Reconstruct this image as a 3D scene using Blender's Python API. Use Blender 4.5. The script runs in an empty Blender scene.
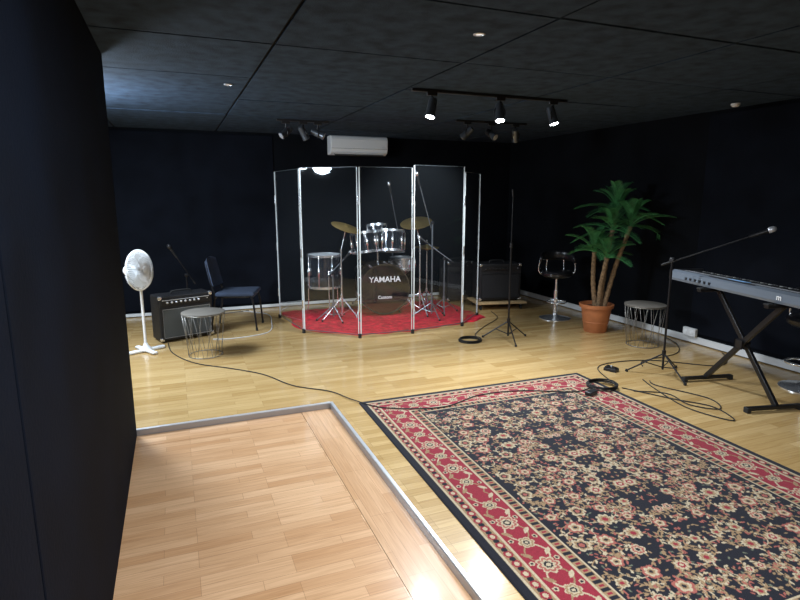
import bpy, bmesh, math, random
import numpy as np
from mathutils import Vector, Matrix, Euler, Quaternion
random.seed(7)
rng = np.random.RandomState(5)
scene = bpy.context.scene
COL = scene.collection
pi = math.pi

# ------------------------------------------------------------------ materials
def new_mat(name):
    m = bpy.data.materials.new(name); m.use_nodes = True
    nt = m.node_tree
    return m, nt, nt.nodes, nt.links, nt.nodes["Principled BSDF"]

def mat(name, col, rough=0.5, metal=0.0, bump=0.0, bscale=200, var=0.0, vscale=8, coat=0.0, spec=0.5):
    m, nt, N, L, b = new_mat(name)
    b.inputs["Base Color"].default_value = (*col, 1)
    b.inputs["Roughness"].default_value = rough
    b.inputs["Metallic"].default_value = metal
    b.inputs["Coat Weight"].default_value = coat
    b.inputs["Specular IOR Level"].default_value = spec
    tc = N.new("ShaderNodeTexCoord")
    if var > 0:
        n = N.new("ShaderNodeTexNoise"); n.inputs["Scale"].default_value = vscale
        n.inputs["Detail"].default_value = 6
        L.new(tc.outputs["Object"], n.inputs["Vector"])
        r = N.new("ShaderNodeValToRGB")
        r.color_ramp.elements[0].position = 0.3; r.color_ramp.elements[1].position = 0.7
        r.color_ramp.elements[0].color = (*[c*(1-var) for c in col], 1)
        r.color_ramp.elements[1].color = (*[min(1, c*(1+var)) for c in col], 1)
        L.new(n.outputs["Fac"], r.inputs["Fac"]); L.new(r.outputs["Color"], b.inputs["Base Color"])
    if bump > 0:
        n2 = N.new("ShaderNodeTexNoise"); n2.inputs["Scale"].default_value = bscale
        n2.inputs["Detail"].default_value = 4
        L.new(tc.outputs["Object"], n2.inputs["Vector"])
        bp = N.new("ShaderNodeBump"); bp.inputs["Strength"].default_value = bump
        bp.inputs["Distance"].default_value = 0.004
        L.new(n2.outputs["Fac"], bp.inputs["Height"]); L.new(bp.outputs["Normal"], b.inputs["Normal"])
    return m

def emit(name, col, s):
    m, nt, N, L, b = new_mat(name)
    b.inputs["Base Color"].default_value = (*col, 1)
    b.inputs["Emission Color"].default_value = (*col, 1)
    b.inputs["Emission Strength"].default_value = s
    return m

def wood_mat(name, c1, c2, c3, rough, rowh=0.065, bw=0.42, rot=0.0):
    m, nt, N, L, b = new_mat(name)
    tc = N.new("ShaderNodeTexCoord")
    mp = N.new("ShaderNodeMapping"); mp.inputs["Rotation"].default_value = (0, 0, rot)
    L.new(tc.outputs["Object"], mp.inputs["Vector"])
    br = N.new("ShaderNodeTexBrick")
    br.inputs["Scale"].default_value = 1.0
    br.inputs["Brick Width"].default_value = bw
    br.inputs["Row Height"].default_value = rowh
    br.inputs["Mortar Size"].default_value = 0.0009
    br.inputs["Mortar Smooth"].default_value = 0.3
    br.inputs["Color1"].default_value = (*c1, 1); br.inputs["Color2"].default_value = (*c2, 1)
    br.inputs["Mortar"].default_value = (*c3, 1)
    br.offset = 0.37; br.offset_frequency = 3
    L.new(mp.outputs["Vector"], br.inputs["Vector"])
    mp2 = N.new("ShaderNodeMapping"); mp2.inputs["Scale"].default_value = (2.5, 55, 1)
    L.new(mp.outputs["Vector"], mp2.inputs["Vector"])
    n = N.new("ShaderNodeTexNoise"); n.inputs["Scale"].default_value = 1.6; n.inputs["Detail"].default_value = 5
    n.inputs["Distortion"].default_value = 0.8
    L.new(mp2.outputs["Vector"], n.inputs["Vector"])
    r = N.new("ShaderNodeValToRGB")
    r.color_ramp.elements[0].position = 0.3; r.color_ramp.elements[0].color = (0.76, 0.68, 0.59, 1)
    r.color_ramp.elements[1].position = 0.7; r.color_ramp.elements[1].color = (1.06, 1.05, 1.04, 1)
    L.new(n.outputs["Fac"], r.inputs["Fac"])
    mx = N.new("ShaderNodeMix"); mx.data_type = 'RGBA'; mx.blend_type = 'MULTIPLY'
    mx.inputs["Factor"].default_value = 0.75
    L.new(br.outputs["Color"], mx.inputs["A"]); L.new(r.outputs["Color"], mx.inputs["B"])
    L.new(mx.outputs["Result"], b.inputs["Base Color"])
    b.inputs["Roughness"].default_value = rough
    b.inputs["Coat Weight"].default_value = 0.4; b.inputs["Coat Roughness"].default_value = 0.12
    return m

M_floor = wood_mat("laminate_floor", (0.47, 0.305, 0.12), (0.62, 0.44, 0.205), (0.28, 0.17, 0.06), 0.26, bw=0.55)
M_low = wood_mat("laminate_orange", (0.57, 0.325, 0.165), (0.74, 0.48, 0.285), (0.36, 0.19, 0.09), 0.30, rowh=0.065, bw=0.40)
M_low2 = wood_mat("laminate_orange_border", (0.57, 0.33, 0.17), (0.68, 0.43, 0.25), (0.36, 0.19, 0.09), 0.30, rowh=0.065, bw=0.5, rot=pi/2)
M_wall = mat("black_acoustic_felt", (0.0032, 0.0040, 0.0058), 0.95, bump=0.5, bscale=300, var=0.3, vscale=3, spec=0.12)
M_navy = mat("navy_acoustic_felt", (0.0038, 0.0052, 0.0092), 0.95, bump=0.5, bscale=300, var=0.3, vscale=3, spec=0.12)
M_part = mat("partition_navy_paint", (0.0015, 0.0033, 0.0078), 0.85, bump=0.35, bscale=60, var=0.35, vscale=2.5, spec=0.08)
M_ceil = mat("ceiling_felt_tile", (0.030, 0.049, 0.080), 0.95, bump=1.0, bscale=120, var=0.35, vscale=9, spec=0.15)
M_gap = mat("ceiling_gap_black", (0.002, 0.002, 0.003), 1.0)
M_white = mat("white_plastic", (0.78, 0.79, 0.8), 0.4)
M_trimw = mat("white_trim_paint", (0.7, 0.71, 0.72), 0.5)
M_alu = mat("brushed_aluminium", (0.72, 0.74, 0.78), 0.35, 0.6)
M_black = mat("black_plastic", (0.012, 0.012, 0.014), 0.4)
M_blackm = mat("black_powdercoat", (0.013, 0.013, 0.015), 0.35, 0.3)
M_rubber = mat("black_rubber", (0.01, 0.01, 0.01), 0.7)
M_tolex = mat("black_tolex", (0.010, 0.010, 0.012), 0.55, bump=0.6, bscale=500)
M_grille = mat("silver_grille_cloth", (0.085, 0.095, 0.10), 0.7, bump=0.6, bscale=700, var=0.3, vscale=300)
M_dgrille = mat("black_grille_cloth", (0.012, 0.012, 0.014), 0.8, bump=0.6, bscale=700)
M_chrome = mat("chrome", (0.9, 0.92, 0.95), 0.25, 0.9)
M_shell = mat("drum_shell_gloss_black", (0.035, 0.04, 0.05), 0.12, 0.5, coat=1.0)
M_hoopb = mat("drum_hoop_black", (0.02, 0.02, 0.025), 0.15, 0.2, coat=1.0)
M_head = mat("drum_head_coated", (0.40, 0.43, 0.46), 0.4)
M_bhead = mat("drum_head_black_gloss", (0.005, 0.005, 0.006), 0.06, coat=1.0)
M_brass = mat("cymbal_bronze", (0.65, 0.47, 0.18), 0.3, 0.9)
M_letter = mat("white_lettering", (0.9, 0.9, 0.9), 0.5)
M_redrug = mat("red_rug_fabric", (0.46, 0.006, 0.022), 0.95, bump=1.0, bscale=60, var=0.5, vscale=14)
M_blue = mat("blue_grey_upholstery", (0.028, 0.042, 0.075), 0.9, bump=0.5, bscale=400, var=0.2)
M_leather = mat("black_leatherette", (0.012, 0.012, 0.015), 0.28)
M_terra = mat("terracotta_plastic", (0.46, 0.16, 0.06), 0.55, var=0.15)
M_soil = mat("potting_soil", (0.03, 0.02, 0.012), 1.0, bump=1, bscale=60)
M_trunk = mat("palm_trunk_fibre", (0.22, 0.14, 0.075), 0.9, bump=1.0, bscale=90, var=0.5, vscale=40)
M_leaf = mat("palm_leaf_green", (0.05, 0.21, 0.065), 0.5, var=0.5, vscale=12)
M_kbd = mat("keyboard_silver_case", (0.15, 0.175, 0.21), 0.4, 0.2)
M_kbdtop = mat("keyboard_panel_dark", (0.025, 0.028, 0.034), 0.4)
M_wkey = mat("white_key", (0.75, 0.75, 0.73), 0.3)
M_wood = mat("pale_pine", (0.50, 0.34, 0.17), 0.6, var=0.2, vscale=20)
M_wtop = mat("grey_wood_table_top", (0.15, 0.135, 0.115), 0.5, var=0.15)
M_wire = mat("steel_wire", (0.30, 0.29, 0.27), 0.35, 0.6)
M_step = mat("step_edge_face", (0.38, 0.38, 0.40), 0.35, 0.5)
M_glow = emit("lamp_glow", (0.92, 0.97, 1.0), 60)
M_glow2 = emit("downlight_glow", (0.9, 0.95, 1.0), 0.8)

# acrylic: transparent + Schlick reflection (same from both faces)
def acrylic():
    m = bpy.data.materials.new("clear_acrylic"); m.use_nodes = True
    N = m.node_tree.nodes; L = m.node_tree.links; N.clear()
    o = N.new("ShaderNodeOutputMaterial"); t = N.new("ShaderNodeBsdfTransparent")
    t.inputs["Color"].default_value = (0.975, 0.985, 0.99, 1)
    g = N.new("ShaderNodeBsdfGlossy"); g.inputs["Roughness"].default_value = 0.03
    lw = N.new("ShaderNodeLayerWeight"); lw.inputs["Blend"].default_value = 0.5
    pw = N.new("ShaderNodeMath"); pw.operation = 'POWER'; pw.inputs[1].default_value = 4.0
    ma = N.new("ShaderNodeMath"); ma.operation = 'MULTIPLY_ADD'; ma.inputs[1].default_value = 0.8; ma.inputs[2].default_value = 0.05
    mx = N.new("ShaderNodeMixShader")
    df = N.new("ShaderNodeBsdfDiffuse"); df.inputs["Color"].default_value = (.6, .7, .8, 1)
    mx2 = N.new("ShaderNodeMixShader"); mx2.inputs[0].default_value = 0.004
    L.new(lw.outputs["Facing"], pw.inputs[0]); L.new(pw.outputs[0], ma.inputs[0]); L.new(ma.outputs[0], mx.inputs[0])
    L.new(t.outputs[0], mx.inputs[1]); L.new(g.outputs[0], mx.inputs[2])
    L.new(mx.outputs[0], mx2.inputs[1]); L.new(df.outputs[0], mx2.inputs[2])
    L.new(mx2.outputs[0], o.inputs["Surface"])
    return m
M_acr = acrylic()
M_edge = mat("acrylic_polished_edge", (0.80, 0.86, 0.88), 0.25, 0.1)
M_edge2 = mat("acrylic_cut_edge", (0.10, 0.12, 0.13), 0.3, 0.1)

# ------------------------------------------------------------------ helpers
def empty(name, loc=(0, 0, 0), rz=0.0, parent=None):
    e = bpy.data.objects.new(name, None); COL.objects.link(e)
    e.location = loc; e.rotation_euler = (0, 0, rz); e.empty_display_size = 0.1
    if parent: e.parent = parent
    return e

def mesh_obj(name, V, F, par, m, smooth=False, loc=None, rot=None):
    me = bpy.data.meshes.new(name); me.from_pydata([tuple(v) for v in V], [], F); me.update()
    if smooth:
        for p in me.polygons: p.use_smooth = True
    me.materials.append(m)
    o = bpy.data.objects.new(name, me); COL.objects.link(o)
    if par: o.parent = par
    if loc: o.location = loc
    if rot: o.rotation_euler = rot
    return o

def bm_obj(name, bm, par, m, smooth=False):
    me = bpy.data.meshes.new(name); bm.normal_update(); bm.to_mesh(me); bm.free()
    if smooth:
        for p in me.polygons: p.use_smooth = True
    me.materials.append(m)
    o = bpy.data.objects.new(name, me); COL.objects.link(o)
    if par: o.parent = par
    return o

def box(name, c, s, par, m, bev=0.0, rot=None, seg=2):
    bm = bmesh.new(); bmesh.ops.create_cube(bm, size=1.0)
    bmesh.ops.scale(bm, vec=s, verts=bm.verts)
    if bev > 0:
        bmesh.ops.bevel(bm, geom=bm.edges[:], offset=bev, segments=seg, affect='EDGES', profile=0.5)
    if rot: bmesh.ops.rotate(bm, cent=(0, 0, 0), matrix=Euler(rot).to_matrix(), verts=bm.verts)
    bmesh.ops.translate(bm, vec=c, verts=bm.verts)
    return bm_obj(name, bm, par, m)

def multibox(name, items, par, m):
    V = []; F = []
    for c, s in items:
        n = len(V); x, y, z = c; a, b, d = s[0]/2, s[1]/2, s[2]/2
        V += [(x-a, y-b, z-d), (x+a, y-b, z-d), (x+a, y+b, z-d), (x-a, y+b, z-d), (x-a, y-b, z+d), (x+a, y-b, z+d), (x+a, y+b, z+d), (x-a, y+b, z+d)]
        F += [[n+i for i in f] for f in ((0, 3, 2, 1), (4, 5, 6, 7), (0, 1, 5, 4), (1, 2, 6, 5), (2, 3, 7, 6), (3, 0, 4, 7))]
    return mesh_obj(name, V, F, par, m)

def catmull(P, sub, closed=False):
    P = [Vector(p) for p in P]
    if sub <= 1: return P
    out = []; n = len(P)
    rngk = n if closed else n-1
    for i in range(rngk):
        if closed: a, b, c, d = P[(i-1) % n], P[i], P[(i+1) % n], P[(i+2) % n]
        else: a, b, c, d = P[max(i-1, 0)], P[i], P[i+1], P[min(i+2, n-1)]
        for k in range(sub):
            t = k/sub
            out.append(0.5*((2*b)+(-a+c)*t+(2*a-5*b+4*c-d)*t*t+(-a+3*b-3*c+d)*t**3))
    if not closed: out.append(P[-1])
    return out

def tube_geo(P, r, segs=8, closed=False, V=None, F=None):
    V = [] if V is None else V; F = [] if F is None else F
    n = len(P); base = len(V)
    rr = r if isinstance(r, (list, tuple)) else [r]*n
    T = []
    for i in range(n):
        a = P[(i-1) % n] if (closed or i > 0) else P[i]
        b = P[(i+1) % n] if (closed or i < n-1) else P[i]
        t = (b-a); t = t.normalized() if t.length > 1e-9 else Vector((0, 0, 1)); T.append(t)
    up = Vector((0, 0, 1)) if abs(T[0].z) < 0.9 else Vector((1, 0, 0))
    nrm = (up - T[0]*up.dot(T[0])).normalized()
    for i in range(n):
        nrm = (nrm - T[i]*nrm.dot(T[i]))
        nrm = nrm.normalized() if nrm.length > 1e-6 else T[i].orthogonal().normalized()
        bi = T[i].cross(nrm)
        for k in range(segs):
            a = 2*pi*k/segs
            V.append(P[i]+(nrm*math.cos(a)+bi*math.sin(a))*rr[i])
    m = n if closed else n-1
    for i in range(m):
        j = (i+1) % n
        for k in range(segs):
            k2 = (k+1) % segs
            F.append([base+i*segs+k, base+i*segs+k2, base+j*segs+k2, base+j*segs+k])
    if not closed:
        F.append([base+k for k in range(segs)][::-1]); F.append([base+(n-1)*segs+k for k in range(segs)])
    return V, F

def tube(name, pts, r, par, m, sub=1, segs=8, closed=False):
    P = catmull(pts, sub, closed)
    if isinstance(r, (list, tuple)) and len(r) != len(P):
        k = len(r)-1
        r = [np.interp(i/(len(P)-1)*k, range(len(r)), r) for i in range(len(P))]
    V, F = tube_geo(P, r, segs, closed)
    return mesh_obj(name, V, F, par, m, True)

def tubes(name, list_pts, r, par, m, segs=6, closed=False, sub=1):
    V = []; F = []
    for p in list_pts:
        tube_geo(catmull(p, sub, closed), r, segs, closed, V, F)
    return mesh_obj(name, V, F, par, m, True)

def axis_mat(c, d):
    q = Vector(d).normalized().to_track_quat('Z', 'Y')
    return Matrix.Translation(Vector(c)) @ q.to_matrix().to_4x4()

def lathe(name, prof, par, m, c=(0, 0, 0), d=(0, 0, 1), segs=32, smooth=True, sx=1.0, sy=1.0):
    V = []; F = []; M = axis_mat(c, d) if tuple(d) != (0, 0, 1) else Matrix.Translation(Vector(c))
    for (r, z) in prof:
        for k in range(segs):
            a = 2*pi*k/segs
            V.append(M @ Vector((r*math.cos(a)*sx, r*math.sin(a)*sy, z)))
    n = len(prof)
    for i in range(n-1):
        for k in range(segs):
            k2 = (k+1) % segs
            F.append([i*segs+k, i*segs+k2, (i+1)*segs+k2, (i+1)*segs+k])
    F.append([k for k in range(segs)][::-1]); F.append([(n-1)*segs+k for k in range(segs)])
    o = mesh_obj(name, V, F, par, m, smooth)
    if smooth:
        try:
            o.data.set_sharp_from_angle(angle=math.radians(40))
        except Exception: pass
    return o

def rod(name, a, b, r, par, m, r2=None, segs=12):
    r2 = r if r2 is None else r2
    a = Vector(a); b = Vector(b)
    return lathe(name, [(r, 0), (r2, (b-a).length)], par, m, a, (b-a), segs)

def ring(name, c, R, r, par, m, d=(0, 0, 1), segs=40, a0=0, a1=2*pi):
    M = axis_mat(c, d) if tuple(d) != (0, 0, 1) else Matrix.Translation(Vector(c))
    full = abs((a1-a0)-2*pi) < 1e-6
    n = segs if full else segs+1
    P = [M @ Vector((R*math.cos(a0+(a1-a0)*k/segs), R*math.sin(a0+(a1-a0)*k/segs), 0)) for k in range(n)]
    V, F = tube_geo(P, r, 8, full)
    return mesh_obj(name, V, F, par, m, True)

# ------------------------------------------------------------------ room
XR, YB, XL, YF, H = 5.24, 8.10, -2.6, -1.6, 2.46
PX, PY, SX, SY, DZ = -0.34, 4.05, 1.050, 4.05, -0.042   # partition face, step corner, recess depth

def poly(name, V, F, m): return mesh_obj(name, V, F, None, m)
# floor (main laminate, L shaped round the sunken entry) with thickness to the step
poly("floor", [(XL, SY, 0), (XR, SY, 0), (XR, YB, 0), (XL, YB, 0), (SX, YF, 0), (XR, YF, 0), (SX, SY, 0), (SX, SY, DZ-0.03), (XL, SY, DZ-0.03), (SX, YF, DZ-0.03)],
     [(0, 6, 1, 2, 3), (4, 5, 1, 6), (6, 7, 9, 4), (0, 8, 7, 6)], M_floor)
poly("floor_entry", [(XL, YF, DZ), (SX-0.24, YF, DZ), (SX-0.24, SY-0.20, DZ), (XL, SY-0.20, DZ)], [(0, 1, 2, 3)], M_low)
box("floor_entry_border", ((SX-0.12), (YF+SY)/2, DZ-0.01), (0.236, SY-YF, 0.022), None, M_low2)
box("floor_entry_border_back", ((XL+SX-0.24)/2, SY-0.10, DZ-0.01), (SX-0.244-XL, 0.196, 0.022), None, M_low)
box("trim_1", (SX-0.004, (YF+SY)/2, DZ/2), (0.012, SY-YF, -DZ), None, M_step, 0.002)
box("trim_2", (SX+0.004, (YF+SY)/2+0.004, 0.003), (0.022, SY-YF+0.012, 0.006), None, M_alu, 0.002)
box("trim_3", ((PX-0.2+SX)/2, SY-0.004, DZ/2), (SX-PX+0.2, 0.012, -DZ), None, M_step, 0.002)
box("trim_4", ((PX-0.2+SX)/2-0.006, SY+0.004, 0.003), (SX-PX+0.2, 0.022, 0.006), None, M_alu, 0.002)

box("wall_back", ((XL+XR)/2, YB+0.05, H/2), (XR-XL+0.2, 0.1, H+0.2), None, M_wall)
box("wall_right", (XR+0.05, (YF+YB)/2, H/2), (0.1, YB-YF, H+0.2), None, M_wall)
box("wall_left", (XL-0.05, (YF+YB)/2, H/2), (0.1, YB-YF, H+0.2), None, M_wall)
box("wall_front", ((XL+XR)/2, YF-0.05, H/2), (XR-XL+0.2, 0.1, H+0.2), None, M_wall)
# partition (two painted panels with a joint)
e = empty("wall_partition", (PX, 0, 0))
box("panel_near", (-0.075, (YF+1.375)/2, (H+DZ)/2), (0.15, 1.375-YF, H-DZ), e, M_part, 0.004)
box("panel_far", (-0.075, (1.385+PY)/2, (H+DZ)/2), (0.15, PY-1.385, H-DZ), e, M_part, 0.006)
# felt panels on walls
e = empty("wall_panel_right", (XR, 0, 0))
box("felt_1", (-0.012, 3.1, 1.27), (0.02, 2.5, 2.3), e, M_navy, 0.004)
box("felt_2", (-0.012, 0.5, 1.27), (0.02, 2.6, 2.3), e, M_navy, 0.004)
e = empty("wall_panel_back", (0, YB, 0))
box("felt_1", (-0.6, -0.010, 1.25), (3.9, 0.018, 2.34), e, M_navy, 0.004)
box("baseboard_right", (XR-0.012, (2.0+YB)/2, 0.045), (0.022, YB-2.0, 0.07), None, M_trimw, 0.003)
box("baseboard_back", ((XL+XR)/2, YB-0.030, 0.03), (XR-XL-0.05, 0.018, 0.04), None, M_trimw, 0.003)

# ceiling: slab and felt tiles
e = empty("ceiling", (0, 0, H))
box("slab", ((XL+XR)/2, (YF+YB)/2, 0.06), (XR-XL+0.2, YB-YF+0.2, 0.1), e, M_gap)
items = []
ts = 1.22; g = 0.020
xs = [0.604+ts*k for k in range(-3, 5)]; ys = [3.42+1.0*k for k in range(-5, 6)]
xs = [XL]+[x for x in xs if XL+0.05 < x < XR-0.05]+[XR]; ys = [YF]+[y for y in ys if YF+0.05 < y < YB-0.05]+[YB]
for i in range(len(xs)-1):
    for j in range(len(ys)-1):
        a, b, c, d = xs[i], xs[i+1], ys[j], ys[j+1]
        items.append((((a+b)/2, (c+d)/2, 0.004+random.uniform(-0.003, 0.003)), (b-a-g, d-c-g, 0.014)))
multibox("felt_tiles", items, e, M_ceil)

# ------------------------------------------------------------------ persian rug (vertex-coloured pile)
def persian():
    W, Ln = 2.08, 3.06
    nx, ny = 500, 735
    xs = np.linspace(0, W, nx); ys = np.linspace(0, Ln, ny)
    X, Y = np.meshgrid(xs, ys)
    black = np.array([.011, .011, .017]); red = np.array([.235, .020, .034]); cream = np.array([.43, .35, .235])
    tan = np.array([.27, .175, .095]); grn = np.array([.12, .13, .09]); pink = np.array([.30, .09, .07])
    C = np.zeros((ny, nx, 3)); C[:] = black
    d = np.minimum(np.minimum(X, W-X), np.minimum(Y, Ln-Y))
    al = np.where(np.minimum(X, W-X) < np.minimum(Y, Ln-Y), Y, X)
    def band(a, b, col): C[(d >= a) & (d < b)] = col
    band(.045, .055, cream); band(.055, .112, tan)
    mk = (d >= .06) & (d < .108) & (((d-.084)/.022)**2+((((al/.07) % 1)-.5)*2.6)**2 < 1); C[mk] = red
    mk = (d >= .06) & (d < .108) & (((d-.084)/.012)**2+((((al/.07) % 1)-.5)*5)**2 < 1); C[mk] = cream
    mk = (d >= .06) & (d < .108) & (((d-.084)/.016)**2+(((((al+.035)/.07) % 1)-.5)*5)**2 < 1); C[mk] = black
    band(.112, .122, cream); band(.122, .30, red); band(.30, .312, cream); band(.312, .36, tan)
    mk = (d >= .315) & (d < .357) & (np.abs(((al/.05) % 1)-.5) < .22); C[mk] = black
    mk = (d >= .325) & (d < .348) & (np.abs((((al+.025)/.05) % 1)-.5) < .14); C[mk] = red
    band(.36, .37, cream)
    def win(cx, cy, R):
        i0 = max(0, int((cx-R)/W*(nx-1))); i1 = min(nx, int((cx+R)/W*(nx-1))+2)
        j0 = max(0, int((cy-R)/Ln*(ny-1))); j1 = min(ny, int((cy+R)/Ln*(ny-1))+2)
        return slice(j0, j1), slice(i0, i1)
    def flower(cx, cy, R, n, rot, cols):
        w = win(cx, cy, R*1.05)
        dx = X[w]-cx; dy = Y[w]-cy; r = np.hypot(dx, dy); th = np.arctan2(dy, dx)+rot
        for k, (f, am, c) in enumerate(cols):
            m = r < R*f*(1-am+am*np.abs(np.cos(n*th/2)))
            C[w][m] = c
    def leaf(cx, cy, l, wd, a, c):
        w = win(cx, cy, l)
        dx = X[w]-cx; dy = Y[w]-cy; u = dx*math.cos(a)+dy*math.sin(a); v = -dx*math.sin(a)+dy*math.cos(a)
        m = (np.abs(u) < l) & (np.abs(v) < wd*(1-(u/l)**2)); C[w][m] = c
    def vine(pts, wd, c):
        for (px, py) in pts:
            w = win(px, py, wd*1.6); m = np.hypot(X[w]-px, Y[w]-py) < wd; C[w][m] = c
    def mir(cx, cy, a=0):
        return [(cx, cy, a), (W-cx, cy, pi-a), (cx, Ln-cy, -a), (W-cx, Ln-cy, pi+a)]
    # field
    hx, hy = W/2, Ln/2
    pts = []
    row = 0; y = .37+.07
    while y < hy+.05:
        x = .37+.06+(0.0 if row % 2 == 0 else .08)
        while x < hx+.03:
            pts.append((min(x+rng.uniform(-.02, .02), hx), min(y+rng.uniform(-.02, .02), hy), row)); x += .16
        y += .125; row += 1
    for k in range(520):
        x = rng.uniform(.385, hx); y = rng.uniform(.385, hy); a = rng.uniform(0, pi)
        cc = [tan, grn, tan, pink, pink][rng.randint(5)]
        for (mx_, my_, ma) in mir(x, y, a): leaf(mx_, my_, .012, .005, ma, cc)
    for i, (x, y, rw) in enumerate(pts):
        for k in range(3):
            a = rng.uniform(0, 2*pi); cur = rng.choice([-1, 1])*rng.uniform(12, 24); px, py = x, y; path = []
            for s in range(42):
                a += cur*.004; px += .004*math.cos(a); py += .004*math.sin(a); path.append((px, py, a))
            path = [p for p in path if .382 < p[0] <= hx and .382 < p[1] <= hy]
            c = cream if k < 1 else tan
            for q in path:
                for (mx_, my_, _) in mir(q[0], q[1]): vine([(mx_, my_)], .0030, c)
            for s in range(5, len(path), 6):
                q = path[s]; side = 1 if (s//6) % 2 else -1
                la = q[2]+side*.9; lx, ly = q[0]+.012*math.cos(la), q[1]+.012*math.sin(la)
                cc = [cream, tan, pink, tan][rng.randint(4)]
                for (mx_, my_, ma) in mir(lx, ly, la): leaf(mx_, my_, .015, .0058, ma, cc)
    for i, (x, y, rw) in enumerate(pts):
        R = rng.uniform(.028, .050); n = rng.choice([5, 6, 8]); ty = rng.randint(5)
        cols = [[(1, .25, cream), (.78, .25, pink), (.5, .3, cream), (.28, .1, black)],
                [(1, .3, tan), (.8, .3, cream), (.5, .3, red), (.22, 0, cream)],
                [(1, .25, pink), (.72, .3, cream), (.42, .2, tan), (.2, 0, black)],
                [(1, .3, cream), (.75, .3, tan), (.5, .2, black), (.3, .1, pink)],
                [(1, .3, cream), (.7, .35, tan), (.35, .2, red)]][ty]
        for (mx_, my_, ma) in mir(x, y, 0): flower(mx_, my_, R, n, ma, cols)
    # border
    for edge in (0, 1):
        lim = hy if edge == 0 else hx
        s = .211; k = 0
        path = np.arange(.2, lim, .0035)
        for t in path:
            o = .055*math.sin((t-.211)*2*pi/.34)
            p = (.211+o, t) if edge == 0 else (t, .211+o)
            for (mx_, my_, _) in mir(*p): vine([(mx_, my_)], .0045, cream)
            o = -o
            p = (.211+o, t) if edge == 0 else (t, .211+o)
            for (mx_, my_, _) in mir(*p): vine([(mx_, my_)], .004, tan)
        while s <= lim+.01:
            R = .058 if k % 2 == 0 else .042
            cols = [(1, .25, cream), (.84, .25, tan if k % 2 else pink), (.62, .3, cream), (.4, .2, black), (.2, 0, cream)]
            p = (.211, s) if edge == 0 else (s, .211)
            for (mx_, my_, ma) in mir(p[0], p[1], 0): flower(mx_, my_, R, 8 if k % 2 == 0 else 6, 0, cols)
            for so in (-1, 1):
                q = (.211+so*.055, s+.085) if edge == 0 else (s+.085, .211+so*.055)
                for (mx_, my_, ma) in mir(q[0], q[1], .8*so): leaf(mx_, my_, .030, .012, ma, cream if so > 0 else tan)
                q = (.211+so*.065, s+.03) if edge == 0 else (s+.03, .211+so*.065)
                for (mx_, my_, ma) in mir(q[0], q[1], 0): flower(mx_, my_, .015, 5, 0, [(1, .3, cream), (.5, 0, black)])
            s += .17 if edge == 0 else .167; k += 1
    C *= (1+rng.uniform(-.15, .15, (ny, nx, 1)))
    Z = np.full((ny, nx), .011); Z[0, :] = Z[-1, :] = .001; Z[:, 0] = Z[:, -1] = .001
    V = np.stack([X-W/2, Y-Ln/2, Z], -1).reshape(-1, 3)
    i = np.arange(nx-1); j = np.arange(ny-1); I, J = np.meshgrid(i, j); a = (J*nx+I).ravel()
    F = np.stack([a, a+1, a+nx+1, a+nx], -1)
    me = bpy.data.meshes.new("persian_rug")
    me.vertices.add(len(V)); me.vertices.foreach_set("co", V.astype(np.float32).ravel())
    me.loops.add(F.size); me.loops.foreach_set("vertex_index", F.astype(np.int32).ravel())
    me.polygons.add(len(F)); me.polygons.foreach_set("loop_start", np.arange(0, F.size, 4, dtype=np.int32))
    me.update(calc_edges=True); me.validate()
    at = me.color_attributes.new("pile", 'FLOAT_COLOR', 'POINT')
    cc = np.ones((len(V), 4), np.float32); cc[:, :3] = np.clip(C.reshape(-1, 3), 0, 1); at.data.foreach_set("color", cc.ravel())
    m, nt, N, L, b = new_mat("woven_rug_pile")
    an = N.new("ShaderNodeAttribute"); an.attribute_name = "pile"
    L.new(an.outputs["Color"], b.inputs["Base Color"]); b.inputs["Roughness"].default_value = .95
    b.inputs["Specular IOR Level"].default_value = .2
    b.inputs["Sheen Weight"].default_value = .08
    tc = N.new("ShaderNodeTexCoord"); n = N.new("ShaderNodeTexNoise"); n.inputs["Scale"].default_value = 260
    L.new(tc.outputs["Object"], n.inputs["Vector"]); bp = N.new("ShaderNodeBump"); bp.inputs["Strength"].default_value = .5
    bp.inputs["Distance"].default_value = .003; L.new(n.outputs["Fac"], bp.inputs["Height"]); L.new(bp.outputs["Normal"], b.inputs["Normal"])
    me.materials.append(m)
    o = bpy.data.objects.new("persian_rug", me); COL.objects.link(o); o.location = (2.26, 2.40, 0.001)
    o.rotation_euler = (0, 0, math.radians(-1.0))
persian()

# ------------------------------------------------------------------ red drum rug (front edge follows the shield)
def redrug():
    nx, ny = 120, 80; V = []; F = []
    for j in range(ny):
        for i in range(nx):
            u = i/(nx-1); v = j/(ny-1)
            x = 1.32+2.46*u
            y0 = np.interp(x, [1.30, 1.42, 1.92, 2.53, 3.24, 3.50, 3.80], [6.62, 6.42, 6.00, 5.97, 6.08, 6.14, 6.30])
            y0 += .018*math.sin(19*x)
            y = y0+(7.66-y0)*v
            ed = min(u, 1-u)*2.5; ef = min(v, 1-v)*1.6
            x2 = x+0.03*math.sin(9*y)*max(0, 1-ed*4)
            ripple = math.exp(-min(ed, ef)*6)
            z = 0.010+0.018*ripple*(0.5+0.5*math.sin(23*x+5*math.sin(6*y)))*(0.5+0.5*math.sin(17*y+2))
            if i in (0, nx-1) or j in (0, ny-1): z = 0.001
            V.append((x2-2.5, y-6.9, z))
    for j in range(ny-1):
        for i in range(nx-1):
            a = j*nx+i; F.append((a, a+1, a+nx+1, a+nx))
    o = mesh_obj("red_rug", V, F, None, M_redrug, True); o.location = (2.50, 6.90, 0.001)
redrug()

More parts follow.
